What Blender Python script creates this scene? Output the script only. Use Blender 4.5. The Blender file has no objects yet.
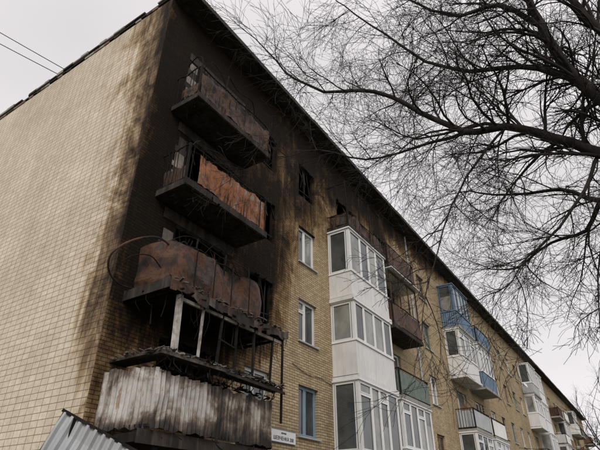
import bpy, math, random
from mathutils import Vector, noise
R=random.Random(7)
scene=bpy.context.scene
# ------------------------------------------------------------------ materials
def newmat(name):
    m=bpy.data.materials.new(name); m.use_nodes=True
    nt=m.node_tree; nt.nodes.clear()
    o=nt.nodes.new('ShaderNodeOutputMaterial'); b=nt.nodes.new('ShaderNodeBsdfPrincipled')
    nt.links.new(b.outputs[0],o.inputs[0])
    return m,nt,b
def ramp(nt,fac,stops):
    r=nt.nodes.new('ShaderNodeValToRGB')
    while len(r.color_ramp.elements)<len(stops): r.color_ramp.elements.new(0.5)
    for e,(p,c) in zip(r.color_ramp.elements,stops):
        e.position=p; e.color=(*c,1) if len(c)==3 else c
    nt.links.new(fac,r.inputs[0]); return r.outputs[0]
def g(v): return (v,v,v)
def mixc(nt,fac,a,b,mode='MIX'):
    m=nt.nodes.new('ShaderNodeMix'); m.data_type='RGBA'; m.blend_type=mode
    for sock,val in ((m.inputs[0],fac),(m.inputs[6],a),(m.inputs[7],b)):
        if isinstance(val,(int,float)): sock.default_value=val
        elif isinstance(val,tuple): sock.default_value=(*val,1)
        else: nt.links.new(val,sock)
    return m.outputs[2]
def mth(nt,op,a,b=None,clamp=False):
    m=nt.nodes.new('ShaderNodeMath'); m.operation=op; m.use_clamp=clamp
    for i,v in enumerate((a,b)):
        if v is None: continue
        if isinstance(v,(int,float)): m.inputs[i].default_value=v
        else: nt.links.new(v,m.inputs[i])
    return m.outputs[0]
def coords(nt,scale=(1,1,1)):
    t=nt.nodes.new('ShaderNodeTexCoord'); mp=nt.nodes.new('ShaderNodeMapping')
    mp.inputs['Scale'].default_value=scale
    nt.links.new(t.outputs['Object'],mp.inputs[0]); return mp.outputs[0]
def nz(nt,vec,scale,detail=4,rough=.6,dist=0):
    n=nt.nodes.new('ShaderNodeTexNoise'); n.inputs['Scale'].default_value=scale
    n.inputs['Detail'].default_value=detail; n.inputs['Roughness'].default_value=rough
    n.inputs['Distortion'].default_value=dist
    nt.links.new(vec,n.inputs['Vector']); return n.outputs[0]
def bump(nt,b,h,st=.4,d=.01):
    n=nt.nodes.new('ShaderNodeBump'); n.inputs['Strength'].default_value=st; n.inputs['Distance'].default_value=d
    nt.links.new(h,n.inputs['Height']); nt.links.new(n.outputs[0],b.inputs['Normal'])

def plain(name,c,rough=.6,var=.25,scale=3,metal=0,dirt=.35,dirtc=(.06,.05,.04),st=(1,1,1),spec=.4):
    m,nt,b=newmat(name); v=coords(nt,st)
    n1=nz(nt,v,scale,3)
    a=tuple(x*(1-var) for x in c); d=tuple(min(1,x*(1+var*.4)) for x in c)
    col=ramp(nt,n1,[(.3,a),(.7,d)])
    v3=coords(nt,(5*st[0],5*st[1],.6)); n3=nz(nt,v3,1.3,4,.7)
    col=mixc(nt,ramp(nt,n3,[(.48,g(0)),(.78,g(dirt))]),col,dirtc)
    nt.links.new(col,b.inputs['Base Color']); b.inputs['Roughness'].default_value=rough; b.inputs['Metallic'].default_value=metal
    b.inputs['Specular IOR Level'].default_value=spec
    return m

def masonry(name,axis,bw,rh,offset,c1,c2,mort,msize,sootcols,wobble,stk,bs):
    m,nt,b=newmat(name)
    t=nt.nodes.new('ShaderNodeTexCoord'); sp=nt.nodes.new('ShaderNodeSeparateXYZ'); cb=nt.nodes.new('ShaderNodeCombineXYZ')
    nt.links.new(t.outputs['Object'],sp.inputs[0])
    nt.links.new(sp.outputs[axis],cb.inputs[0]); nt.links.new(sp.outputs[2],cb.inputs[1])
    br=nt.nodes.new('ShaderNodeTexBrick'); br.offset=offset
    br.inputs['Scale'].default_value=1; br.inputs['Brick Width'].default_value=bw; br.inputs['Row Height'].default_value=rh
    br.inputs['Mortar Size'].default_value=msize; br.inputs['Mortar Smooth'].default_value=.3; br.inputs['Bias'].default_value=0
    br.inputs['Color1'].default_value=(*c1,1); br.inputs['Color2'].default_value=(*c2,1); br.inputs['Mortar'].default_value=(*mort,1)
    v=cb.outputs[0]
    wob=nt.nodes.new('ShaderNodeTexNoise'); wob.inputs['Scale'].default_value=1.3; wob.inputs['Detail'].default_value=1; nt.links.new(v,wob.inputs['Vector'])
    vm=nt.nodes.new('ShaderNodeVectorMath'); vm.operation='MULTIPLY_ADD'
    nt.links.new(wob.outputs['Color'],vm.inputs[0]); vm.inputs[1].default_value=(wobble,wobble,0); nt.links.new(v,vm.inputs[2])
    nt.links.new(vm.outputs[0],br.inputs['Vector'])
    big=nz(nt,v,.33,5,.65); sm=nz(nt,v,9,3,.6)
    st=nt.nodes.new('ShaderNodeMapping'); st.inputs['Scale'].default_value=(1.6,.18,1); nt.links.new(v,st.inputs[0])
    streak=nz(nt,st.outputs[0],1.6,5,.7)
    col=mixc(nt,1.0,br.outputs['Color'],ramp(nt,big,[(.3,(.80,.78,.75)),(.7,(1.06,1.05,1.04))]),'MULTIPLY')
    col=mixc(nt,stk,col,ramp(nt,streak,[(.35,(.72,.69,.66)),(.62,(1,1,1))]),'MULTIPLY')
    col=mixc(nt,.6,col,ramp(nt,sm,[(.3,g(.78)),(.7,g(1.15))]),'MULTIPLY')
    at=nt.nodes.new('ShaderNodeAttribute'); at.attribute_name='soot'; A=at.outputs['Fac']
    n3=nz(nt,v,.9,6,.7,.9)
    sm2=nt.nodes.new('ShaderNodeMapping'); sm2.inputs['Scale'].default_value=(2.6,.45,1); nt.links.new(v,sm2.inputs[0])
    n4=nz(nt,sm2.outputs[0],1.1,5,.7,.7)
    nn=mth(nt,'ADD',mth(nt,'MULTIPLY',mth(nt,'SUBTRACT',n3,.5),1.75),mth(nt,'MULTIPLY',mth(nt,'SUBTRACT',n4,.5),1.55))
    nn=mth(nt,'ADD',nn,mth(nt,'MULTIPLY',mth(nt,'SUBTRACT',sm,.5),.35))
    s=mth(nt,'ADD',A,nn,True)
    s=mth(nt,'MULTIPLY',s,mth(nt,'MULTIPLY',A,4.5,True),True)
    tint=ramp(nt,s,[(0,(1,1,1)),(.20,sootcols[0]),(.44,sootcols[1]),(.68,sootcols[2]),(.95,sootcols[3])])
    col=mixc(nt,1.0,col,tint,'MULTIPLY')
    nt.links.new(col,b.inputs['Base Color']); b.inputs['Roughness'].default_value=.9; b.inputs['Specular IOR Level'].default_value=.15
    inv=mth(nt,'SUBTRACT',1,br.outputs['Fac'])
    bump(nt,b,inv,bs,.012)
    return m
SC=[(.66,.58,.48),(.34,.27,.205),(.135,.105,.085),(.035,.030,.027)]
M={}
M['brick']=masonry('yellow_brick',0,.26,.078,.5,(.62,.495,.315),(.45,.345,.21),(.17,.14,.105),.009,SC,.012,.6,.8)
M['tile']=masonry('gable_tile',1,.25,.135,0,(.82,.725,.585),(.73,.635,.505),(.29,.24,.185),.008,SC,.006,.4,.5)
M['white']=plain('white_plastic',(.80,.80,.79),.4,.06,2,dirt=.15,dirtc=(.4,.38,.34))
M['whitepanel']=plain('white_cladding',(.74,.73,.71),.5,.1,1.5,dirt=.4,dirtc=(.36,.32,.27))
M['grey']=plain('grey_metal_cladding',(.42,.43,.44),.5,.15,2,dirt=.3,dirtc=(.2,.18,.15))
M['blue']=plain('blue_paint',(.13,.20,.285),.55,.3,3)
M['green']=plain('green_paint',(.15,.19,.165),.6,.3,3,dirt=.5)
M['brown']=plain('brown_wood',(.20,.11,.06),.6,.3,4)
M['teal']=plain('teal_frame_paint',(.24,.33,.39),.5,.25,3,dirt=.3)
M['black']=plain('charred',(.018,.016,.015),.9,.5,5,dirt=.5,dirtc=(.06,.045,.036),spec=.15)
M['char2']=plain('charred_concrete',(.045,.038,.033),.9,.6,2.5,dirt=.7,dirtc=(.13,.10,.08),spec=.15)
M['conc']=plain('concrete',(.34,.32,.29),.85,.25,2,dirt=.5,dirtc=(.12,.10,.08))
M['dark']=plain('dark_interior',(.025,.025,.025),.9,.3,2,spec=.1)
M['curtain']=plain('curtain_cloth',(.5,.47,.42),.9,.2,6,st=(4,4,.5))
M['plaster']=plain('scorched_plaster',(.26,.225,.19),.9,.6,2.2,dirt=.95,dirtc=(.03,.026,.022))
M['roof']=plain('roof_sheet',(.06,.055,.05),.85,.3,2,spec=.2)
M['debris']=plain('ash_debris',(.15,.125,.105),.9,.6,7,dirt=.8,spec=.2)
def glassm(name,c,r=.04):
    m,nt,b=newmat(name); v=coords(nt)
    col=ramp(nt,nz(nt,v,1.1,3),[(.3,tuple(x*.35 for x in c)),(.7,c)])
    nt.links.new(col,b.inputs['Base Color']); b.inputs['Roughness'].default_value=r
    b.inputs['Specular IOR Level'].default_value=.8
    bump(nt,b,nz(nt,v,1.5,1),.08,.02)
    return m
M['glass']=glassm('window_glass',(.09,.10,.10))
M['glass2']=glassm('window_glass_curtained',(.36,.36,.33))
def rustm(name,stops,scale=(5,5,.8),rough=.6,metal=.2,grad=None,w=.5):
    m,nt,b=newmat(name); v=coords(nt,scale)
    n1=nz(nt,v,.9,6,.72,.5); v2=coords(nt); n2=nz(nt,v2,2.0,6,.7,.4)
    k=mth(nt,'ADD',mth(nt,'MULTIPLY',n1,w),mth(nt,'MULTIPLY',n2,1-w))
    if grad:   # fire damage is heaviest along the sheet's top and bottom edges
        t=nt.nodes.new('ShaderNodeTexCoord'); sp=nt.nodes.new('ShaderNodeSeparateXYZ'); nt.links.new(t.outputs['Object'],sp.inputs[0])
        dz=mth(nt,'ABSOLUTE',mth(nt,'SUBTRACT',sp.outputs[2],grad[0]))
        k=mth(nt,'SUBTRACT',k,mth(nt,'MULTIPLY',mth(nt,'POWER',dz,2),grad[1]))
        k=mth(nt,'SUBTRACT',k,mth(nt,'MULTIPLY',mth(nt,'SUBTRACT',sp.outputs[0],grad[2],True),grad[3]))
    col=ramp(nt,k,stops)
    nt.links.new(col,b.inputs['Base Color']); b.inputs['Roughness'].default_value=rough; b.inputs['Metallic'].default_value=metal
    b.inputs['Specular IOR Level'].default_value=.3
    bump(nt,b,n2,.4,.01); return m
M['rust']=rustm('rusty_sheet',[(.36,(.018,.014,.012)),(.43,(.055,.032,.022)),(.475,(.17,.07,.034)),(.51,(.32,.115,.042)),(.54,(.15,.075,.045)),(.59,(.28,.225,.185)),(.66,(.06,.045,.038))],(6,6,.7),.75,.0)
M['rustdark']=rustm('burnt_brown_sheet',[(.36,(.010,.008,.008)),(.44,(.028,.020,.017)),(.49,(.07,.038,.025)),(.525,(.13,.06,.033)),(.555,(.045,.03,.024)),(.62,(.09,.07,.058)),(.7,(.025,.02,.018))],(1.2,1.2,1.0),.65,.1,None,.65)
M['burntgrey']=rustm('burnt_grey_sheet',[(.38,(.010,.009,.009)),(.46,(.035,.025,.020)),(.51,(.11,.058,.036)),(.55,(.04,.03,.026)),(.62,(.055,.048,.043)),(.68,(.015,.013,.012))],(4,4,.7),.7,.1)
M['whiteburnt']=rustm('scorched_corrugated_metal',[(.30,(.022,.018,.016)),(.38,(.08,.06,.047)),(.44,(.21,.165,.13)),(.49,(.40,.37,.335)),(.56,(.52,.50,.47)),(.61,(.28,.17,.105)),(.67,(.40,.37,.34))],(5,5,.5),.5,.15,(3.98,.45,6.9,.07))
M['whitepost']=rustm('scorched_white_paint',[(.38,(.04,.035,.03)),(.48,(.26,.23,.20)),(.57,(.55,.52,.48))],(3,3,1.2),.6,0)
def barkm():
    m,nt,b=newmat('bark'); v=coords(nt,(1,1,.35)); n=nz(nt,v,9,3,.7)
    nt.links.new(ramp(nt,n,[(.3,(.016,.013,.012)),(.7,(.055,.046,.042))]),b.inputs['Base Color'])
    b.inputs['Roughness'].default_value=.9; b.inputs['Specular IOR Level'].default_value=.2; return m
M['bark']=barkm()
# ------------------------------------------------------------------ mesh builder
class MB:
    def __init__(s): s.v=[];s.f=[];s.m=[];s.mats=[]
    def mi(s,k):
        if k not in s.mats: s.mats.append(k)
        return s.mats.index(k)
    def quad(s,a,b,c,d,k):
        n=len(s.v); s.v+= [tuple(a),tuple(b),tuple(c),tuple(d)]; s.f.append((n,n+1,n+2,n+3)); s.m.append(s.mi(k))
    def obox(s,c,ax,ay,az,k):
        c=Vector(c);ax=Vector(ax);ay=Vector(ay);az=Vector(az)
        n=len(s.v)
        for dz in(-1,1):
            for dx,dy in((-1,-1),(1,-1),(1,1),(-1,1)): s.v.append(tuple(c+ax*dx+ay*dy+az*dz))
        for q in((0,3,2,1),(4,5,6,7),(0,1,5,4),(1,2,6,5),(2,3,7,6),(3,0,4,7)):
            s.f.append(tuple(n+i for i in q)); s.m.append(s.mi(k))
    def box(s,x0,x1,y0,y1,z0,z1,k):
        s.obox(((x0+x1)/2,(y0+y1)/2,(z0+z1)/2),((x1-x0)/2,0,0),(0,(y1-y0)/2,0),(0,0,(z1-z0)/2),k)
    def beam(s,p,q,w,h,k):
        p=Vector(p);q=Vector(q);d=q-p
        if d.length<1e-4:return
        u=d.normalized(); up=Vector((0,0,1)) if abs(u.z)<.95 else Vector((0,1,0))
        a=u.cross(up).normalized(); b=a.cross(u).normalized()
        s.obox((p+q)/2,d/2,a*w/2,b*h/2,k)
    def tube(s,pts,rad,k,sides=6):
        pts=[Vector(p) for p in pts]; n0=len(s.v); mi=s.mi(k); a=None
        for i,p in enumerate(pts):
            d=(pts[min(i+1,len(pts)-1)]-pts[max(i-1,0)])
            d=d.normalized() if d.length>1e-6 else Vector((0,0,1))
            if a is None:
                a=d.orthogonal().normalized()
            else:
                a=(a-d*a.dot(d)); a=a.normalized() if a.length>1e-5 else d.orthogonal().normalized()
            b=d.cross(a); r=rad[min(i,len(rad)-1)] if isinstance(rad,(list,tuple)) else rad
            for j in range(sides):
                t=2*math.pi*j/sides; s.v.append(tuple(p+a*(r*math.cos(t))+b*(r*math.sin(t))))
        for i in range(len(pts)-1):
            for j in range(sides):
                j2=(j+1)%sides
                s.f.append((n0+i*sides+j,n0+i*sides+j2,n0+(i+1)*sides+j2,n0+(i+1)*sides+j)); s.m.append(mi)
    def obj(s,name,parent=None,smooth=False,stain=False):
        me=bpy.data.meshes.new(name); me.from_pydata(s.v,[],s.f); me.update()
        for k in s.mats: me.materials.append(M[k])
        me.polygons.foreach_set('material_index',s.m)
        if smooth: me.polygons.foreach_set('use_smooth',[True]*len(s.f))
        if stain:
            at=me.attributes.new('soot','FLOAT','POINT'); at.data.foreach_set('value',[soot(*v) for v in s.v])
        o=bpy.data.objects.new(name,me); scene.collection.objects.link(o)
        if parent: o.parent=parent
        return o
def empty(name):
    o=bpy.data.objects.new(name,None); scene.collection.objects.link(o); return o
def sms(x):
    x=max(0,min(1,x)); return x*x*(3-2*x)
def rv(): 
    while 1:
        v=Vector((R.uniform(-1,1),R.uniform(-1,1),R.uniform(-1,1)))
        if .05<v.length<1: return v.normalized()
def spline(pts,k=3,jit=0):
    P=[Vector(p) for p in pts]; out=[]
    for i in range(len(P)-1):
        a=P[max(0,i-1)];b_=P[i];c=P[i+1];d=P[min(len(P)-1,i+2)]
        for q in range(k):
            t=q/k; w=.5*((2*b_)+(c-a)*t+(2*a-5*b_+4*c-d)*t*t+(3*b_-a-3*c+d)*t**3)
            if jit: w=w+rv()*jit
            out.append(w)
    out.append(P[-1]); return out
# ------------------------------------------------------------------ building data
Y0=8.33; X0=5.6; XE=95.0; DEP=13; ZT=15.65
T=lambda n:2.70+2.79*(n-1)
F=lambda n:T(n)-2.2
burnt_plumes=[(10.57,3),(10.57,4),(10.57,5),(13.1,5),(16.1,5),(16.1,4),(19.6,5),(19.6,4),(7.9,2),(7.9,3),(7.9,4),(7.9,5)]
XB=[(0,5.7),(3,6.2),(4.5,8.4),(5.6,10.2),(7,10.7),(8.5,11.4),(10,12.0),(11.5,12.8),(13,14.8),(14.2,19.0),(15.0,25),(15.7,30)]
def xb(z):
    for (a,b),(c,d) in zip(XB,XB[1:]):
        if z<=c: return b+(d-b)*(z-a)/(c-a)
    return XB[-1][1]
def soot(x,y,z):
    if x<X0+.01:
        d=y-Y0
        w=.45+.5*noise.noise(Vector((0,3,z*.5)))+.3*sms((z-9)/5)+.2*sms((z-5)/2)
        k=.28+.62*sms((z-3)/4)
        return k*math.exp(-(max(0,d)/max(.28,w))**1.15)
    e=noise.noise(Vector((x*.5,1,z*.5)))*1.4
    b=xb(z)+e
    wd=2.4 if z<12.0 else 2.4+(z-12.0)*3.0
    s=sms((b+wd*.6-x)/wd)
    s*=.34+.46*sms((z-3)/4)
    if x<10.5: s+=.42*sms((10.5-x)/3)*sms((z-4.5)/2.5)
    s+=.35*sms((z-13.6)/1.6)*sms((24-x)/8)
    p=0
    for cx,n in burnt_plumes:
        dz=z-(T(n)-.5)
        if dz>0: p=max(p,1.2*math.exp(-((x-cx)/(.9+dz*.3))**2)*math.exp(-max(0,dz-.7)/1.8))
        elif dz>-1.8: p=max(p,.6*math.exp(-((x-cx)/.85)**4))
    return min(1.3,max(s,p,.6*(s+p)))
bld=empty('apartment_building')
wincols=[10.0,12.55,24.4,35.9,38.6,41.4,44.3,46.9,58,60.3,71.5,74.2,84,87]
balc=[(6.3,9.3),(14.6,17.8),(18.25,21.3),(27.9,30.9),(31.5,34.5),(49,52),(52.6,55.6),(62.5,65.5),(66,69),(77,80),(80.5,83.5),(90,93)]
op=[]
for n in range(1,6):
    for w in wincols: op.append((w,w+1.12,T(n)-1.45,T(n),n,'w'))
    for a,b in balc:
        c=(a+b)/2
        op.append((c-.75,c+.35,T(n)-1.45,T(n),n,'bw')); op.append((c+.35,c+1.05,F(n)+.05,T(n),n,'bd'))
def lin(a,b,st):
    k=max(1,int(math.ceil((b-a)/st))); return [a+(b-a)*i/k for i in range(k+1)]
def cuts(vals,lo,hi,st):
    vals=sorted(set([round(v,4) for v in vals if lo<v<hi]+[lo,hi])); out=[lo]
    for a,b in zip(vals,vals[1:]): out+=lin(a,b,st)[1:]
    return out
w=MB()
xs=cuts([o[0] for o in op]+[o[1] for o in op],X0,XE,.45)
zs=cuts([o[2] for o in op]+[o[3] for o in op],.6,ZT,.35)
holes=set()
for o in op:
    i0=min(range(len(xs)),key=lambda i:abs(xs[i]-o[0])); i1=min(range(len(xs)),key=lambda i:abs(xs[i]-o[1]))
    j0=min(range(len(zs)),key=lambda i:abs(zs[i]-o[2])); j1=min(range(len(zs)),key=lambda i:abs(zs[i]-o[3]))
    for i in range(i0,i1):
        for j in range(j0,j1): holes.add((i,j))
for i in range(len(xs)-1):
    for j in range(len(zs)-1):
        if (i,j) in holes: continue
        a,b,c,d=xs[i],xs[i+1],zs[j],zs[j+1]
        w.quad((a,Y0,c),(b,Y0,c),(b,Y0,d),(a,Y0,d),'brick')
for (a,b,c,d,n,t) in op:
    D=.22
    w.quad((a,Y0,c),(a,Y0+D,c),(a,Y0+D,d),(a,Y0,d),'brick')
    if t!='bw': w.quad((b,Y0,c),(b,Y0,d),(b,Y0+D,d),(b,Y0+D,c),'brick')
    w.quad((a,Y0,d),(a,Y0+D,d),(b,Y0+D,d),(b,Y0,d),'char2' if b<22 and n>=4 else 'conc')
    w.quad((a,Y0,c),(b,Y0,c),(b,Y0+D,c),(a,Y0+D,c),'conc')
w.obj('facade_wall',bld,stain=True)
gw=MB()
ys=lin(Y0,Y0+1.6,.2)+lin(Y0+1.6,Y0+DEP,1.0)[1:]; zz=lin(.6,ZT,.35)
for a,b in zip(ys,ys[1:]):
    for c,d in zip(zz,zz[1:]): gw.quad((X0,b,c),(X0,a,c),(X0,a,d),(X0,b,d),'tile')
gw.obj('gable_wall',bld,stain=True)
sh=MB()
sh.box(X0-.06,XE+.06,Y0-.06,Y0+DEP+.06,0,.598,'conc')
sh.quad((XE,Y0,.6),(XE,Y0+DEP,.6),(XE,Y0+DEP,ZT),(XE,Y0,ZT),'conc')
sh.quad((X0,Y0+DEP,.6),(XE,Y0+DEP,.6),(XE,Y0+DEP,ZT),(X0,Y0+DEP,ZT),'conc')
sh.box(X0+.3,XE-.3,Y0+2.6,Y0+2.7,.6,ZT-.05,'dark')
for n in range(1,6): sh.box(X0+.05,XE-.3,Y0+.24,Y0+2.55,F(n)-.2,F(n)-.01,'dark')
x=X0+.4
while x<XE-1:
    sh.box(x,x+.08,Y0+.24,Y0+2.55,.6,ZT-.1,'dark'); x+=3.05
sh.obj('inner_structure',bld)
rf=MB()
rf.box(X0-.02,XE+.3,Y0-.62,Y0+DEP+.5,ZT+.10,ZT+.17,'roof')
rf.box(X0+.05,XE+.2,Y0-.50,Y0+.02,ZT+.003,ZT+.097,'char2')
x=X0-.04
while x<XE:
    l=1.18; dz=R.uniform(-.015,.015); rf.box(x,x+l-.01,Y0-.66-R.uniform(0,.02),Y0-.625,ZT+.03+dz,ZT+.20+dz,'roof'); x+=l
y=Y0-.1
while y<Y0+DEP:
    l=R.uniform(.3,.6)
    if R.random()<.85: rf.box(X0-.05-R.uniform(0,.03),X0+.3,y,y+l-.015,ZT+.172,ZT+.23+R.uniform(0,.09),R.choice(['conc','char2','conc','conc']))
    y+=l
y=Y0+.4
while y<Y0+DEP:
    if R.random()<.6: rf.box(X0-.03,X0+.22,y,y+.24,ZT+.005,ZT+.098,R.choice(['conc','brown','char2']))
    y+=.26
rf.quad((X0+.4,Y0-.4,ZT+.3),(XE,Y0-.4,ZT+.3),(XE,Y0+DEP/2,ZT+1.0),(X0+.4,Y0+DEP/2,ZT+1.0),'roof')
rf.obj('roof',bld)

# ------------------------------------------------------------------ glazing
def glazing(mb,p0,p1,z0,z1,weights,fr,gl,th=.06,transom=None,broken=False):
    p0=Vector((p0[0],p0[1],0));p1=Vector((p1[0],p1[1],0)); d=p1-p0; L=d.length; u=d.normalized(); nrm=Vector((u.y,-u.x,0))
    def P(s,z,o=0): q=p0+u*s+nrm*o; return Vector((q.x,q.y,z))
    def bar(s0,s1,a,b,t,o,k):
        mb.obox(P((s0+s1)/2,(a+b)/2,o),u*(s1-s0)/2,nrm*t/2,Vector((0,0,(b-a)/2)),k)
    e=.05
    bar(0,L,z0,z0+e,th,0,fr); bar(0,L,z1-e,z1,th,0,fr)
    bar(0,e,z0+e,z1-e,th,0,fr); bar(L-e,L,z0+e,z1-e,th,0,fr)
    tot=sum(weights); s=e; W=L-2*e
    for i,wt in enumerate(weights):
        sw=W*wt/tot; a=s;b=s+sw
        if i<len(weights)-1: bar(b-.03,b+.03,z0+e,z1-e,th*.97,0,fr)
        s=b
        cells=[(z0+e,z1-e)]
        if transom and i%2==0: 
            zt=z1-transom; bar(a+.031,b-.031,zt-.025,zt+.025,th*.9,0,fr); cells=[(z0+e,zt-.025),(zt+.025,z1-e)]
        for (c0,c1) in cells:
            if broken: continue
            q=.035; aa=a+.03;bb=b-.03
            bar(aa,aa+q,c0,c1,.03,.025,fr);bar(bb-q,bb,c0,c1,.03,.025,fr)
            bar(aa+q,bb-q,c0,c0+q,.03,.025,fr);bar(aa+q,bb-q,c1-q,c1,.03,.025,fr)
            rr=R.random()
            if rr<.5: bar(aa+q,bb-q,c0+q,c1-q,.008,R.uniform(-.004,.004),gl)
            elif rr<.8: bar(aa+q,bb-q,c0+q,c1-q,.008,R.uniform(-.004,.004),'glass2')
            else:
                zc=c0+(c1-c0)*R.uniform(.3,.7)
                bar(aa+q,bb-q,c0+q,zc,.008,0,'glass2'); bar(aa+q,bb-q,zc,c1-q,.008,0,gl)
wn=MB()
def is_burnt(a,n): 
    return (a<9.5 and n>=2) or (9.5<a<11.5 and n>=3) or (12<a<14 and n==5) or (14<a<22 and n==5)
for (a,b,c,d,n,t) in op:
    bt=is_burnt(a,n); yy=Y0+.14
    if bt:
        glazing(wn,(a+.01,yy),(b-.01,yy),c+.01,d-.01,[1,1] if t=='w' else [1],'black','glass',.06,None,True)
        for _ in range(4):
            xx=R.uniform(a+.05,b-.05); wn.beam((xx,yy-.02,d-.05),(xx+R.uniform(-.3,.3),yy-R.uniform(.02,.25),d-R.uniform(.3,1.2)),.035,.02,R.choice(['black','black','rustdark']))
        wn.beam((a+.05,yy-.03,c+R.uniform(.1,.5)),(b-.05,yy-.08,c+R.uniform(.1,.7)),.03,.04,'black')
        for _ in range(7):
            xx=R.uniform(a-.05,b); wn.box(xx,xx+R.uniform(.05,.2),Y0-R.uniform(.005,.02),Y0+.1,d-R.uniform(.02,.09),d+R.uniform(.01,.05),'black')
        continue
    fr=R.choice(['white','white','white','whitepanel','teal','brown','green']) if a>20 else ('teal' if (a>12 and n<=2) else ('white' if n!=3 else 'whitepanel'))
    wts=[1,1.4] if t=='w' else [1]
    glazing(wn,(a+.01,yy),(b-.01,yy),c+.01,d-.01,wts,fr,'glass',.07,.38 if fr in('brown','green','whitepanel') else None)
    if t=='w':
        wn.box(a-.05,b+.05,Y0-.07,Y0+.06,c-.035,c+.008,'grey')
wn.obj('windows',bld)

# ------------------------------------------------------------------ balcony helpers
def path_corr(mb,pts,z0,z1,k,amp=.018,pitch=.09,crumple=0,seed=0,rows=1,ragged=0):
    P=[Vector((p[0],p[1],0)) for p in pts]; smp=[]
    for ii,(a,b) in enumerate(zip(P,P[1:])):
        L=(b-a).length; n=max(1,int(L/(pitch/2))); u=(b-a).normalized(); nn=Vector((u.y,-u.x,0))
        for i in range(n+(1 if ii==len(P)-2 else 0)):
            smp.append((a+(b-a)*i/n,nn))
    n0=len(mb.v); mi=mb.mi(k)
    for r in range(rows+1):
        z=z0+(z1-z0)*r/rows
        for i,(p,nn) in enumerate(smp):
            q=p+nn*(amp*(1 if i%2 else -1))
            dz=0
            if crumple:
                t=noise.noise(Vector((p.x*1.6+seed,p.y*1.6,z*1.6))); t2=noise.noise(Vector((p.x*4+seed,p.y*4,z*4)))
                q=q+nn*(crumple*(t+.4*t2)); dz=crumple*.9*noise.noise(Vector((p.x*2,seed,r*3.)))
            if ragged and r in(0,rows): dz+=ragged*noise.noise(Vector((p.x*7,seed,p.y*7+r)))
            mb.v.append((q.x,q.y,z+dz))
    m=len(smp)
    for r in range(rows):
        for i in range(m-1):
            a=n0+r*m+i; mb.f.append((a,a+1,a+m+1,a+m)); mb.m.append(mi)
def railing(mb,x0,x1,yf,z0,z1,k='black',bars=.13,bent=0):
    for (p,q) in [((x0,Y0),(x0,yf)),((x0,yf),(x1,yf)),((x1,yf),(x1,Y0))]:
        L=math.dist(p,q)
        for z in (z0+.05,z1):
            if bent:
                m=6; pts=[]
                for i in range(m+1):
                    t=i/m; e=math.sin(math.pi*t)
                    pts.append((p[0]+(q[0]-p[0])*t+R.uniform(-1,1)*bent*e*.4,p[1]+(q[1]-p[1])*t+R.uniform(-1,1)*bent*e*.6,z+R.uniform(-1,.6)*bent*e))
                mb.tube(spline(pts,2),.02,k,5)
            else: mb.beam((p[0],p[1],z),(q[0],q[1],z),.04,.035,k)
        n=int(L/bars)
        for i in range(n+1):
            if bent and R.random()<.25: continue
            t=i/max(1,n); x=p[0]+(q[0]-p[0])*t; y=p[1]+(q[1]-p[1])*t
            j=lambda s:R.uniform(-1,1)*bent*s
            mb.beam((x,y,z0),(x+j(.8),y+j(.8),z1+j(.3)),.014,.014,k)
    for x,y in ((x0,yf),(x1,yf)): mb.beam((x,y,z0-.05),(x,y,z1+.02),.05,.05,k)
def slab(mb,x0,x1,yf,f,k,th=.15):
    mb.box(x0-.04,x1+.04,yf-.04,Y0-.003,f-th,f,k)
    mb.box(x0-.06,x1+.06,yf-.065,yf-.043,f-th+.02,f+.03,k)
def scatter(mb,x0,x1,y0,y1,z,n,k,s=.12,wd=(.02,.07)):
    for _ in range(n):
        x=R.uniform(x0,x1);y=R.uniform(y0,y1); a=R.uniform(0,6.28); l=R.uniform(.3,1)*s
        v=Vector((math.cos(a),math.sin(a),R.uniform(-.5,.5)))*l
        c=Vector((x,y,z+R.uniform(0,.06)))
        mb.beam(c-v*.5,c+v*.5,R.uniform(*wd),R.uniform(.01,.03),k)
def hangers(mb,x0,x1,y0,y1,z,n,k='black',l=(.1,.4)):
    for _ in range(n):
        x=R.uniform(x0,x1);y=R.uniform(y0,y1); L=R.uniform(*l)
        mb.tube(spline([(x,y,z),(x+R.uniform(-.05,.05),y+R.uniform(-.05,.05),z-L*.5),(x+R.uniform(-.15,.15),y+R.uniform(-.12,.12),z-L)],2),R.uniform(.004,.012),k,4)

# ---- corner stack, burnt
b=MB(); x0,x1,yf=6.3,9.35,7.38
slab(b,x0,x1,yf,F(5),'char2'); railing(b,x0,x1,yf,F(5),F(5)+1.05,'black',.13,.06)
path_corr(b,[(x0+.03,yf-.03),(x1,yf-.03)],F(5)+.1,F(5)+.84,'burntgrey',.003,.2,.10,3,6,.08)
path_corr(b,[(x0-.03,Y0-.35),(x0-.03,yf)],F(5)+.1,F(5)+.42,'burntgrey',.004,.2,.05,5,2,.1)
b.tube(spline([(6.35,7.4,F(5)+1.05),(6.3,7.42,F(5)+1.4),(6.32,7.7,F(5)+1.62),(6.5,8.2,F(5)+1.75)],3),.016,'black',5)
b.tube(spline([(6.32,7.45,F(5)+.9),(6.5,7.2,F(5)+1.25),(7.1,7.3,F(5)+1.2),(7.3,7.38,F(5)+.9)],3),.012,'black',5)
b.beam((7.3,7.38,F(5)+1.05),(7.38,7.4,F(5)+1.65),.03,.03,'black')
b.tube(spline([(7.38,7.4,F(5)+1.65),(7.9,7.45,F(5)+1.5),(8.5,7.4,F(5)+1.55),(8.9,7.6,F(5)+1.3)],3),.014,'black',5)
b.beam((8.6,7.38,F(5)+1.0),(8.9,7.6,F(5)+1.45),.02,.02,'black')
scatter(b,x0,x1,yf-.06,Y0-.1,F(5)-.17,34,'black',.22); hangers(b,x0,x1,yf,Y0-.1,F(5)-.12,16)
b.obj('burnt_balcony_railing_top_storey',bld)
b=MB()
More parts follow.
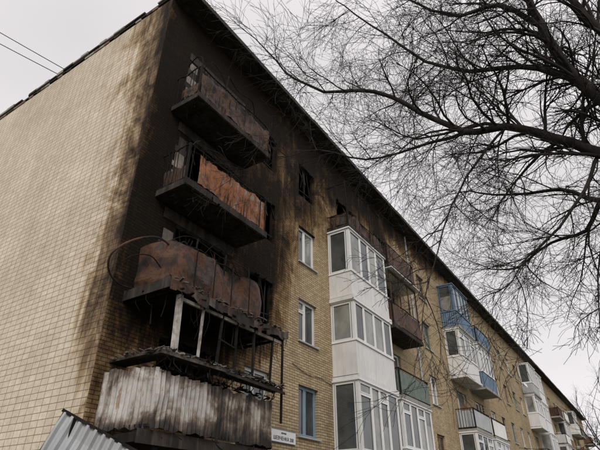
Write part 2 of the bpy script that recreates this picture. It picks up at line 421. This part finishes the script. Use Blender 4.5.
slab(b,x0,x1,yf,F(4),'char2',.17); railing(b,x0,x1,yf,F(4),F(4)+1.08,'black',.11,.045)
path_corr(b,[(x0+.35,yf-.035),(x1,yf-.035)],F(4)+.08,F(4)+.94,'rust',.010,.22,.06,9,6,.05)
path_corr(b,[(x0+.03,Y0-.1),(x0+.03,yf)],F(4)+.08,F(4)+.5,'rustdark',.012,.12,.06,5,3,.1)
b.tube([(x0,7.5,F(4)-.1),(x0+.6,7.3,F(4)-.3),(x0+1.4,7.33,F(4)-.1)],.012,'black',5)
b.tube(spline([(6.4,7.5,F(4)+1.05),(6.7,7.5,F(4)+1.5),(7.5,7.6,F(4)+1.55),(8.3,7.5,F(4)+1.3),(8.9,7.5,F(4)+1.05)],3),.014,'black',5)
scatter(b,x0,x1,yf-.06,Y0-.1,F(4)-.19,45,'black',.22); hangers(b,x0,x1,yf,Y0-.1,F(4)-.12,22)
b.obj('burnt_balcony_rusty_panel',bld)
b=MB()
slab(b,x0,x1,yf,F(3),'black',.17)
arc=[(6.1,8.25),(6.12,7.8),(6.2,7.5),(6.38,7.33),(6.62,7.27),(7.5,7.3),(8.3,7.33),(9.3,7.38),(9.42,8.2)]
sa=[(p.x,p.y) for p in spline([(p[0],p[1],0) for p in arc],12)]
n0=len(b.v); rows=20; mi=b.mi('rustdark')
for r in range(rows+1):
    for i,(px,py) in enumerate(sa):
        t=r/rows; q=sa[min(i+1,len(sa)-1)]; o=sa[max(i-1,0)]; u=Vector((q[0]-o[0],q[1]-o[1],0)).normalized(); nn=Vector((u.y,-u.x,0))
        f1=noise.noise(Vector((px*1.1,py*1.1,t*.8+4))); f2=noise.noise(Vector((px*1.1+t*.8,py*1.2,t*.9+9))); f3=noise.noise(Vector((px*5,py*5,t*4)))
        dn=.11*f1-.16*abs(f2)+.012*f3+.05
        top=(.10*noise.noise(Vector((px*1.2,2.5,7)))+.02*noise.noise(Vector((px*5,2.5,7))))*t
        b.v.append((px+nn.x*dn,py+nn.y*dn,F(3)+.06+(1.0+top)*t))
m=len(sa)
for r in range(rows):
    for i in range(m-1):
        a=n0+r*m+i; b.f.append((a,a+1,a+m+1,a+m)); b.m.append(mi)
b.obj('burnt_balcony_crumpled_panel',bld)
b=MB()
b.tube([(p[0],p[1]-.01,F(3)+1.10+.03*math.sin(i*.5)) for i,p in enumerate(sa)],.020,'black',6)
b.tube(spline([(6.25,7.45,7.05),(5.85,7.42,7.08),(5.45,7.5,6.9),(5.12,7.6,6.6),(5.02,7.72,6.35),(5.2,7.9,6.15),(5.6,8.1,6.1),(6.1,8.25,6.2)],4),.022,'rustdark',6)
b.tube(spline([(6.1,7.5,6.5),(5.75,7.45,6.62),(5.4,7.55,6.5),(5.3,7.7,6.35)],4),.012,'black',5)
b.tube(spline([(7.0,7.25,7.1),(7.3,7.1,7.5),(7.9,7.2,7.35),(8.4,7.3,7.05)],4),.010,'black',5)
for x in (6.9,7.9,8.9): b.beam((x,7.4,F(3)+.9),(x+R.uniform(-.1,.1),7.42,F(3)+1.5),.03,.03,'black')
b.tube(spline([(6.2,7.6,F(3)+1.1),(6.8,7.5,F(3)+1.5),(7.9,7.55,F(3)+1.45),(9.0,7.6,F(3)+1.55),(9.5,8.2,F(3)+1.4)],4),.012,'black',5)
for x in (6.75,7.35,7.95,8.6,9.2): b.beam((x,7.15,F(3)+.1),(x+.02,7.17,F(3)+1.06),.02,.02,'black')
hangers(b,6.0,9.4,7.15,7.3,F(3)+.2,24,'black',(.1,.35))
b.obj('bent_railing',bld,smooth=False)
# canopy + second-floor enclosure
b=MB()
cx0,cx1,cy=5.95,10.0,6.95
N=26
def sag(i): x=cx0+(cx1-cx0)*i/N; return x,.09*noise.noise(Vector((x*1.6,1,0)))-.10*math.sin(math.pi*i/N)
for i in range(N):
    xa,da=sag(i); xb_,db=sag(i+1)
    fa=cy+.07*noise.noise(Vector((xa*3,0,1))); fb=cy+.07*noise.noise(Vector((xb_*3,0,1)))
    for z0_ in (6.03,5.975):
        b.quad((xa,fa,z0_+da),(xb_,fb,z0_+db),(xb_,Y0-.01,z0_+.06),(xa,Y0-.01,z0_+.06),'black')
    lo=R.uniform(-.07,.05)
    b.quad((xa,fa-.004,5.90+da+lo),(xb_,fb-.004,5.90+db+lo+R.uniform(-.04,.04)),(xb_,fb-.004,6.10+db),(xa,fa-.004,6.10+da),R.choice(['char2','char2','rustdark','rustdark','debris']))
b.box(cx0-.03,cx0-.004,cy,Y0-.01,5.88,6.1,'char2')
for i in range(12):
    x=cx0+.15+i*.34; b.beam((x,cy+.02,5.90),(x+R.uniform(-.08,.08),Y0-.02,5.88),.045,.06,'black')
scatter(b,cx0,cx1,cy-.02,Y0-.1,5.9,60,'black',.35); hangers(b,cx0,cx1,cy,Y0-.3,5.9,40,'black',(.1,.7))
scatter(b,cx0,cx1,cy-.08,cy+.1,6.06,50,'debris',.16)
b.beam((6.35,7.05,4.72),(6.32,7.05,5.86),.10,.10,'whitepost')
for x in (7.0,7.55,8.1,8.75,9.4): b.beam((x,7.06,4.7),(x+R.uniform(-.08,.1),7.06,5.84),.04,.05,'whitepost' if x<7.1 else 'black')
b.beam((7.55,7.05,5.3),(8.1,7.05,5.22),.03,.03,'black')
b.beam((9.85,7.02,5.9),(9.84,7.02,3.9),.045,.045,'black')
b.beam((6.35,7.06,4.74),(9.6,7.06,4.74),.06,.06,'black')
b.beam((6.35,7.06,5.80),(9.9,7.06,5.80),.05,.07,'whitepost')
b.box(5.98,9.8,6.95,7.25,4.60,4.645,'char2'); b.box(5.9,6.3,7.253,Y0-.01,4.60,4.645,'char2')
b.beam((5.95,6.92,4.62),(7.9,6.92,4.64),.03,.07,'debris'); b.beam((7.7,6.90,4.60),(9.85,6.93,4.56),.03,.06,'char2')
for wd,n_,k_,s_ in (((.008,.03),150,'debris',.22),((.008,.03),120,'black',.3),((.03,.08),22,'whitepost',.14)):
    scatter(b,5.95,9.8,6.88,7.25,4.65,n_,k_,s_,wd)
scatter(b,5.85,6.35,6.9,8.2,4.65,60,'debris',.2,(.01,.05))
hangers(b,6.0,9.8,6.9,7.2,4.6,50,'black',(.05,.3))
path_corr(b,[(5.82,8.3),(6.12,7.12)],3.36,4.42,'whiteburnt',.02,.11,.04,1,5,.07)
path_corr(b,[(6.12,7.12),(9.65,7.12),(9.75,8.25)],3.36,4.34,'whiteburnt',.02,.11,.055,4,5,.07)
b.beam((5.85,8.28,3.4),(6.12,7.16,3.4),.03,.05,'black'); b.beam((6.12,7.17,3.4),(9.7,7.17,3.4),.03,.05,'black')
b.box(6.0,9.65,7.2,Y0-.01,3.14,3.3,'black'); b.box(5.9,9.7,7.17,7.197,3.10,3.33,'char2')
for x in (6.4,7.6,8.8): b.obox((x,7.75,2.98),(.06,0,0),(0,.5,-.1),(0,0,.08),'black')
scatter(b,6.0,9.6,7.1,7.3,4.40,60,'black',.25,(.01,.05)); hangers(b,6.0,9.6,7.1,7.3,3.35,20,'black',(.05,.25))
b.obj('burnt_balcony_enclosure',bld)
b=MB()
for n in (3,4,5): 
    z=F(n)+.1
    while z<F(n)+1.9:
        h=R.uniform(.12,.35); b.box(6.55+R.uniform(0,.15),7.02-R.uniform(0,.1),Y0-.02,Y0-.004,z,z+h-.005,R.choice(['plaster','plaster','char2'])); z+=h
    b.box(6.6,9.2,Y0-.018,Y0-.004,T(n)+.03,T(n)+.32,'char2')
b.obj('scorched_plaster_patches',bld)

# ---- glazed enclosures
def enclosure(name,x0,x1,yf,n,panel,fr,top=None,ribs=False,ph=1.0,wts=(1,1,1,1)):
    b=MB(); f=F(n); t=top or F(n+1)-.18
    slab(b,x0,x1,yf,f,'conc' if panel!='whitepanel' else 'whitepanel',.14)
    z0=f+.035
    if ribs: path_corr(b,[(x0,Y0-.01),(x0,yf),(x1,yf),(x1,Y0-.01)],z0,f+ph-.02,panel,.012,.12)
    else:
        b.box(x0,x1,yf,yf+.05,z0,f+ph,panel); b.box(x0,x0+.05,yf+.053,Y0-.004,z0,f+ph,panel); b.box(x1-.05,x1,yf+.053,Y0-.004,z0,f+ph,panel)
        q=x0+R.uniform(.7,1.1)
        while q<x1-.2: b.box(q,q+.025,yf-.006,yf-.001,z0,f+ph-.01,fr); q+=R.uniform(.8,1.2)
    b.box(x0-.03,x1+.03,yf-.04,yf+.06,f+ph+.003,f+ph+.035,fr); b.box(x0-.03,x0+.06,yf+.063,Y0-.004,f+ph+.003,f+ph+.035,fr)
    zz=f+ph+.038
    glazing(b,(x0,yf+.03),(x1,yf+.03),zz,t,list(wts),fr,'glass',.07,R.choice([None,.4]))
    glazing(b,(x0+.035,Y0-.005),(x0+.035,yf+.07),zz,t,[1],fr,'glass',.07); glazing(b,(x1-.035,yf+.07),(x1-.035,Y0-.005),zz,t,[1],fr,'glass',.07)
    b.box(x0-.05,x1+.05,yf-.06,Y0-.004,t+.003,t+.06,fr)
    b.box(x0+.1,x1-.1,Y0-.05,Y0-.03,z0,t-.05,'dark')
    b.obj(name,bld)
def openb(name,x0,x1,yf,n,panel,ribs=True,k='black',burnt=False):
    b=MB(); f=F(n); slab(b,x0,x1,yf,f,'conc' if not burnt else 'char2')
    railing(b,x0,x1,yf,f,f+1.02,k,.14,.04 if burnt else 0)
    if panel: path_corr(b,[(x0+.02,Y0-.02),(x0+.02,yf-.03),(x1,yf-.03),(x1,Y0-.02)],f+.1,f+.92,panel,.012 if ribs else .003,.12,.05 if burnt else 0,n,4)
    if not burnt:
        for _ in range(3):
            q=R.uniform(x0+.3,x1-.5); b.box(q,q+R.uniform(.2,.5),Y0-.45,Y0-.15,f+.01,f+R.uniform(.8,1.5),R.choice(['brown','grey','curtain']))
        b.tube([(x0+.1,yf+.05,f+1.5),(x1-.1,yf+.05,f+1.48)],.006,'black',4)
    b.obj(name,bld)
G='glazed_balcony'
enclosure(G,14.6,17.8,7.4,4,'whitepanel','white',ph=.95,wts=(1.2,1,1,1.2),top=F(5)-.02)
enclosure(G,14.65,17.75,7.38,3,'whitepanel','white',ph=1.15,wts=(1,1.2,1.2,1))
enclosure(G,14.6,17.7,7.36,2,'whitepanel','white',ph=.45,wts=(1.3,1,1,1.3))
enclosure(G,14.6,17.7,7.36,1,'grey','white',ph=1,wts=(1.3,1,1,1.3))
b=MB(); slab(b,14.6,17.8,7.4,F(5)+.16,'char2'); railing(b,14.6,17.8,7.4,F(5)+.16,F(5)+.75,'black',.3,.06)
for x in (14.65,15.6,16.6,17.7): b.beam((x,7.42,F(5)+.2),(x+R.uniform(-.15,.15),7.42,F(5)+2.2),.04,.04,'black')
b.tube(spline([(14.65,7.42,F(5)+2.2),(15.6,7.4,F(5)+2.1),(16.7,7.45,F(5)+2.25),(17.7,7.42,F(5)+2.05)],3),.025,'black',5); b.beam((14.65,7.42,F(5)+2.2),(14.65,Y0,F(5)+2.2),.04,.05,'black')
path_corr(b,[(14.65,Y0-.1),(14.65,7.4),(17.75,7.4)],F(5)+.2,F(5)+.75,'burntgrey',.005,.2,.10,8,4,.06)
hangers(b,14.7,17.7,7.4,7.9,F(5)+2.1,14,'black',(.1,.6))
b.obj('burnt_balcony',bld)
openb('burnt_balcony',18.25,21.3,7.42,5,'rustdark',False,burnt=True)
openb('open_balcony',18.25,21.3,7.42,4,'rustdark',False,burnt=True)
b=MB()
for x in (18.3,19.3,20.3,21.25): b.beam((x,7.43,F(4)+1),(x,7.43,F(4)+2.45),.05,.05,'rustdark')
b.beam((18.3,7.43,F(4)+2.45),(21.25,7.43,F(4)+2.45),.06,.06,'rustdark'); b.box(18.1,21.5,7.2,Y0-.01,F(4)+2.5,F(4)+2.54,'whitepanel')
b.obj('balcony_frame',bld)
openb('open_balcony',18.25,21.3,7.42,3,'green',True,'black')
enclosure(G,18.25,21.3,7.42,2,'whitepanel','white',ph=.9,wts=(1,1,1,1)); enclosure(G,18.25,21.3,7.42,1,'whitepanel','white')
styles={3:{5:('e','blue','blue'),4:('e','whitepanel','white'),3:('o','grey',1),2:('e','grey','white'),1:('e','whitepanel','white')},
        4:{5:('o','blue',1),4:('e','blue','white'),3:('o','whitepanel',1),2:('e','green','white'),1:('o','grey',1)}}
for i,(x0,x1) in enumerate(balc):
    if i<3: continue
    for n in range(1,6):
        st=styles.get(i,{}).get(n)
        if not st:
            if R.random()<.5: st=('e',R.choice(['whitepanel','grey','brown','whitepanel','whitepanel']),R.choice(['white','white','brown']))
            else: st=('o',R.choice(['grey','rustdark','green','whitepanel','brown']),1)
        yf=7.42+R.uniform(-.08,.08)
        if st[0]=='e': enclosure(G,x0,x1,yf,n,st[1],st[2],ribs=st[1]!='whitepanel',wts=[(1,1,1),(1,1,1,1),(1,1.3,1)][R.randrange(3)],ph=R.uniform(.85,1.1))
        else: openb('open_balcony',x0,x1,yf,n,st[1],k='black')
b=MB()
b.tube(spline([(12.2,Y0-.02,6.02),(13.0,Y0-.02,5.86),(13.8,Y0-.02,5.9),(14.55,Y0-.02,5.8)],3),.008,'black',4)
b.tube([(23.2,Y0-.05,z) for z in (.6,6,12,15.6)],.05,'grey',8)
b.obj('pipes_and_cables',bld)
def dish(x,z):
    b=MB(); c=Vector((x,Y0-.45,z)); d=Vector((-.2,-.9,.35)).normalized(); a=d.orthogonal().normalized(); e=d.cross(a)
    n0=len(b.v); mi=b.mi('white')
    for i in range(6):
        r=.3*i/5
        for j in range(16):
            t=6.2832*j/16; b.v.append(tuple(c+a*r*math.cos(t)+e*r*math.sin(t)+d*(r*r*.8)))
    for i in range(5):
        for j in range(16):
            b.f.append((n0+i*16+j,n0+i*16+(j+1)%16,n0+(i+1)*16+(j+1)%16,n0+(i+1)*16+j)); b.m.append(mi)
    b.beam(c,(x,Y0,z-.1),.03,.03,'grey'); b.beam(c-a*.28,c+d*.4,.015,.015,'grey')
    b.obj('satellite_dish',bld)
dish(48.2,12.2)
# street-name sign
sg=MB(); sx0,sx1,sz0,sz1=11.2,12.35,3.78,4.08
sg.box(sx0,sx1,Y0-.04,Y0-.01,sz0,sz1,'white')
for q in ((sz1,sz1+.015),(sz0-.015,sz0)): sg.box(sx0,sx1,Y0-.045,Y0-.008,q[0],q[1],'blue')
sgo=empty('street_name_sign'); sg.obj('plate',sgo)
def txt(s,x,z,size):
    c=bpy.data.curves.new('lettering','FONT'); c.body=s; c.size=size; c.extrude=.002; c.align_x='CENTER'
    o=bpy.data.objects.new('lettering',c); scene.collection.objects.link(o); o.rotation_euler=(math.pi/2,0,0); o.location=(x,Y0-.044,z); o.parent=sgo
    c.materials.append(M['black'])
txt('вулиця',11.77,3.99,.07); txt('ШЕВЧЕНКА 200',11.77,3.83,.13)

# ------------------------------------------------------------------ collapsed corrugated sheet
b=MB(); n0=len(b.v); mi=b.mi('grey')
O=Vector((4.78,7.62,3.46)); U=Vector((1.0,-1.45,-.84)); V=Vector((-.7,.45,-2.3))
N_=U.cross(V).normalized(); nu=52;nv=10
for j in range(nv+1):
    for i in range(nu+1):
        p=O+U*(i/nu)+V*(j/nv)+N_*(.022*(1 if (i//2)%2 else -1)+.06*noise.noise(Vector((i*.1,j*.4,2))))
        b.v.append(tuple(p))
for j in range(nv):
    for i in range(nu):
        a=n0+j*(nu+1)+i; b.f.append((a,a+1,a+nu+2,a+nu+1)); b.m.append(mi)
b.beam(O+Vector((-.02,.03,.03)),O+U+Vector((0,.03,.03)),.05,.05,'black'); b.beam(O+U*.1,(4.9,8.0,0),.05,.05,'black'); b.beam(O+U*.9,(5.7,6.6,0),.05,.05,'black')
b.beam(O,O+V,.04,.04,'black')
b.obj('collapsed_corrugated_sheet')

b=MB()
for p,q in (((5.7,13.9,16.0),(-14,26,27.5)),((5.7,14.3,16.0),(-14,26.5,26.4))):
    p=Vector(p);q=Vector(q); b.tube([p.lerp(q,i/16)-Vector((0,0,1.2*math.sin(math.pi*i/16))) for i in range(17)],.013,'black',4)
b.beam((5.7,14.1,15.7),(5.7,14.1,16.2),.05,.05,'black')
b.obj('overhead_cables')

# ------------------------------------------------------------------ trees
def branch(mb,p,d,L,r,lvl,maxl,droop):
    n=3 if lvl>=maxl else 5
    pts=[p.copy()]; dirs=[d.copy()]; cur=p.copy(); dd=d.copy()
    for i in range(n):
        t=i/n
        dd=(dd+rv()*.29+Vector((0,0,-droop*(1-t*1.3)))).normalized()
        cur=cur+dd*(L/n); pts.append(cur.copy()); dirs.append(dd.copy())
    rad=[max(.0026,r*(1-.75*i/n)) for i in range(n+1)]
    mb.tube(pts,rad,'bark',3 if r<.012 else 5)
    if lvl<maxl:
        k=int(3.4+L*4.8)
        for j in range(k):
            t=R.uniform(.12,1); fi=t*n; i=min(n-1,int(fi)); q=pts[i].lerp(pts[i+1],fi-i)
            side=dirs[i+1].cross(rv()).normalized()
            nd=(dirs[i+1]*R.uniform(.5,1.1)+side*R.uniform(.4,.9)+Vector((0,0,.08))).normalized()
            branch(mb,q,nd,L*R.uniform(.35,.7),rad[i]*.55,lvl+1,maxl,droop*1.15)
def limb(mb,pts,r0,r1,dens=3.0,skip=.1,Lr=(.9,1.9),droop=.07,maxl=3):
    P=spline(pts,3,.02); n=len(P)-1; rad=[r0+(r1-r0)*(i/n)**.8 for i in range(n+1)]
    mb.tube(P,rad,'bark',9)
    tot=sum((P[i+1]-P[i]).length for i in range(n))
    for j in range(int(tot*dens)):
        t=skip+(1-skip)*(j+R.random())/int(tot*dens); t=min(t,.999); i=int(t*n); q=P[i].lerp(P[i+1],t*n-i); d=(P[i+1]-P[i]).normalized()
        side=d.cross(rv()).normalized()
        nd=(d*R.uniform(.4,1)+side*R.uniform(.6,1)+Vector((0,0,.1))).normalized()
        branch(mb,q,nd,R.uniform(*Lr),max(.010,min(.03,rad[i]*.42)),1,maxl,droop)
    branch(mb,P[-1],(P[-1]-P[-2]).normalized(),1.3,r1,1,maxl,droop)
tree=empty('bare_tree')
tb=MB()
tb.tube(spline([(6.9,-1.15,0),(6.85,-1.1,.4),(6.78,-1.0,1.5),(6.72,-1.05,3.2),(6.7,-1.19,4.5),(6.67,-1.31,5.26)],3),[.36]+[.30]*2+[.26]*4+[.24]*5+[.22]*3+[.2],'bark',14)
L1=[(6.67,-1.31,5.2),(6.52,-1.04,6.38),(6.35,-.76,6.98),(6.18,-.51,7.63),(6.09,-.4,8.5),(5.99,-.38,9.53),(5.98,-.49,10.9)]
L2=[(6.67,-1.31,5.2),(6.74,-.9,5.96),(6.68,-.55,6.34),(6.6,-.09,6.76),(6.38,.49,7.08),(6.12,1.02,7.06),(5.89,1.58,7.59),(5.59,2.18,8.12),(5.14,2.89,8.13),(4.7,3.4,8.51)]
L3=[(6.35,-.76,6.98),(6.78,-.56,7.88),(7.0,.04,8.75),(6.95,.84,9.04),(6.92,1.59,9.8),(6.73,2.26,10.85),(6.52,3.05,12.2)]
L4=[(6.67,-1.31,5.26),(6.07,-1.25,6.6),(5.7,-1.06,7.2),(5.53,-.86,7.86),(5.45,-.72,8.8)]
L5=[(6.09,-.4,8.5),(5.8,.03,9.0),(5.67,.63,9.02),(5.58,1.19,9.64),(5.44,1.7,10.5)]
L6=[(6.38,.49,7.08),(6.12,.99,6.41),(5.94,1.37,5.76),(5.87,1.64,5.17),(5.79,1.9,4.41)]
L7=[(6.68,-.55,6.34),(6.4,-.21,5.67),(6.3,.18,5.21),(6.27,.61,4.9),(6.22,1.0,4.49)]
L8=[(6.12,1.02,7.06),(6.23,1.86,7.2),(6.03,2.67,7.19),(5.78,3.39,7.56),(5.47,4.04,7.44)]
L9=[(6.67,-1.31,5.26),(7.53,-.99,5.95),(8.19,-.43,6.44),(8.6,.08,7.07),(8.75,.92,7.37),(8.85,1.64,7.8)]
L10=[(6.67,-1.31,5.26),(7.0,-.7,5.4),(7.05,-.16,5.06),(7.0,.13,4.02)]
L11=[(6.67,-1.31,5.26),(7.6,-2.0,7),(8.3,-2.6,9),(8.6,-3,11)]
L12=[(6.6,-.09,6.76),(6.9,.6,7.6),(7.1,1.3,8.0),(7.3,2.1,8.3),(7.4,2.9,9.2)]
L13=[(8.19,-.43,6.44),(8.7,-.1,6.2),(9.2,.5,6.4),(9.7,1.2,6.3),(10.1,1.9,6.6)]
limb(tb,L1,.13,.04,3.6); limb(tb,L2,.105,.016,4.2,.18); limb(tb,L3,.07,.014,4.2); limb(tb,L4,.10,.03,3.2)
limb(tb,L5,.05,.012,4.2); limb(tb,L6,.022,.006,4.5,Lr=(.5,1.1)); limb(tb,L7,.03,.006,5,Lr=(.5,1.2)); limb(tb,L8,.03,.006,4,Lr=(.6,1.2))
limb(tb,L9,.07,.014,4); limb(tb,L10,.03,.006,5,Lr=(.5,1.0)); limb(tb,L11,.12,.03,1.2,maxl=1)
limb(tb,L12,.045,.01,4.2); limb(tb,L13,.045,.01,3.6)
tb.obj('trunk_and_branches',tree,smooth=True)
t2=empty('bare_tree'); tb=MB()
base=Vector((45,2.2,0)); tb.tube([base,base+Vector((0,0,2)),base+Vector((.1,.1,4))],[.25,.2,.16],'bark',8)
for i in range(9):
    a=i*2.4; e=Vector((math.cos(a)*2.6,math.sin(a)*2.2,R.uniform(3.5,7.5)))
    s=base+Vector((.1,.1,R.uniform(3,4))); limb(tb,[s,s+e*.35+Vector((0,0,.3)),s+e*.7,s+e],.08,.02,2.0,.2,(.9,1.7),.02,2)
tb.obj('trunk_and_branches',t2)

# ------------------------------------------------------------------ ground
def sheet(name,x0,x1,y0,y1,z,mat):
    mb=MB(); mb.quad((x0,y0,z),(x1,y0,z),(x1,y1,z),(x0,y1,z),mat); return mb.obj(name)
M['grass']=plain('winter_grass',(.09,.09,.045),.95,.5,1.5,dirt=.6,dirtc=(.07,.055,.04))
M['asphalt']=plain('asphalt',(.055,.055,.055),.9,.3,4,dirt=.3)
sheet('ground',-900,900,-900,900,0,'grass'); sheet('asphalt_road',-200,300,-6,-1.8,.004,'asphalt'); sheet('pavement',-30,98,5.6,7.0,.004,'asphalt')
k=MB(); k.box(-200,300,-1.8,-1.65,0.001,.13,'conc'); k.obj('kerb')

# ------------------------------------------------------------------ light, sky
sun_el=math.radians(40)
sd=Vector((-.83,-.56,0)).normalized()
W=bpy.data.worlds.new('World'); scene.world=W; W.use_nodes=True; nt=W.node_tree; nt.nodes.clear()
out=nt.nodes.new('ShaderNodeOutputWorld'); bg=nt.nodes.new('ShaderNodeBackground'); nt.links.new(bg.outputs[0],out.inputs[0])
sk=nt.nodes.new('ShaderNodeTexSky'); sk.sky_type='NISHITA'; sk.sun_disc=False; sk.sun_elevation=sun_el; sk.sun_rotation=math.atan2(sd.x,sd.y)
hs=nt.nodes.new('ShaderNodeHueSaturation'); hs.inputs['Saturation'].default_value=.15; nt.links.new(sk.outputs[0],hs.inputs['Color'])
tc=nt.nodes.new('ShaderNodeTexCoord'); mp=nt.nodes.new('ShaderNodeMapping'); mp.inputs['Scale'].default_value=(1,1,2.2); nt.links.new(tc.outputs['Generated'],mp.inputs[0])
cl=nz(nt,mp.outputs[0],1.6,4,.5,.4)
cc=ramp(nt,cl,[(.3,(.80,.77,.79)),(.7,(.98,.935,.955))])
sc=nt.nodes.new('ShaderNodeVectorMath'); sc.operation='SCALE'; sc.inputs['Scale'].default_value=10; nt.links.new(cc,sc.inputs[0])
nt.links.new(mixc(nt,.88,hs.outputs[0],sc.outputs[0]),bg.inputs['Color']); bg.inputs['Strength'].default_value=.1
sl=bpy.data.lights.new('sun','SUN'); sl.energy=1.5; sl.angle=math.radians(25); sl.color=(1,.97,.92)
so=bpy.data.objects.new('sun',sl); scene.collection.objects.link(so)
so.rotation_euler=(Vector((sd.x*math.cos(sun_el),sd.y*math.cos(sun_el),math.sin(sun_el)))).to_track_quat('Z','Y').to_euler()
scene.view_settings.view_transform='Standard'; scene.view_settings.look='None'; scene.view_settings.exposure=0
cd=bpy.data.cameras.new('camera'); cd.lens=29.4; cd.sensor_width=36; cd.clip_end=3000
co=bpy.data.objects.new('camera',cd); scene.collection.objects.link(co)
co.location=(0,0,2); co.rotation_euler=(math.radians(121),0,math.radians(33.4-90)); scene.camera=co
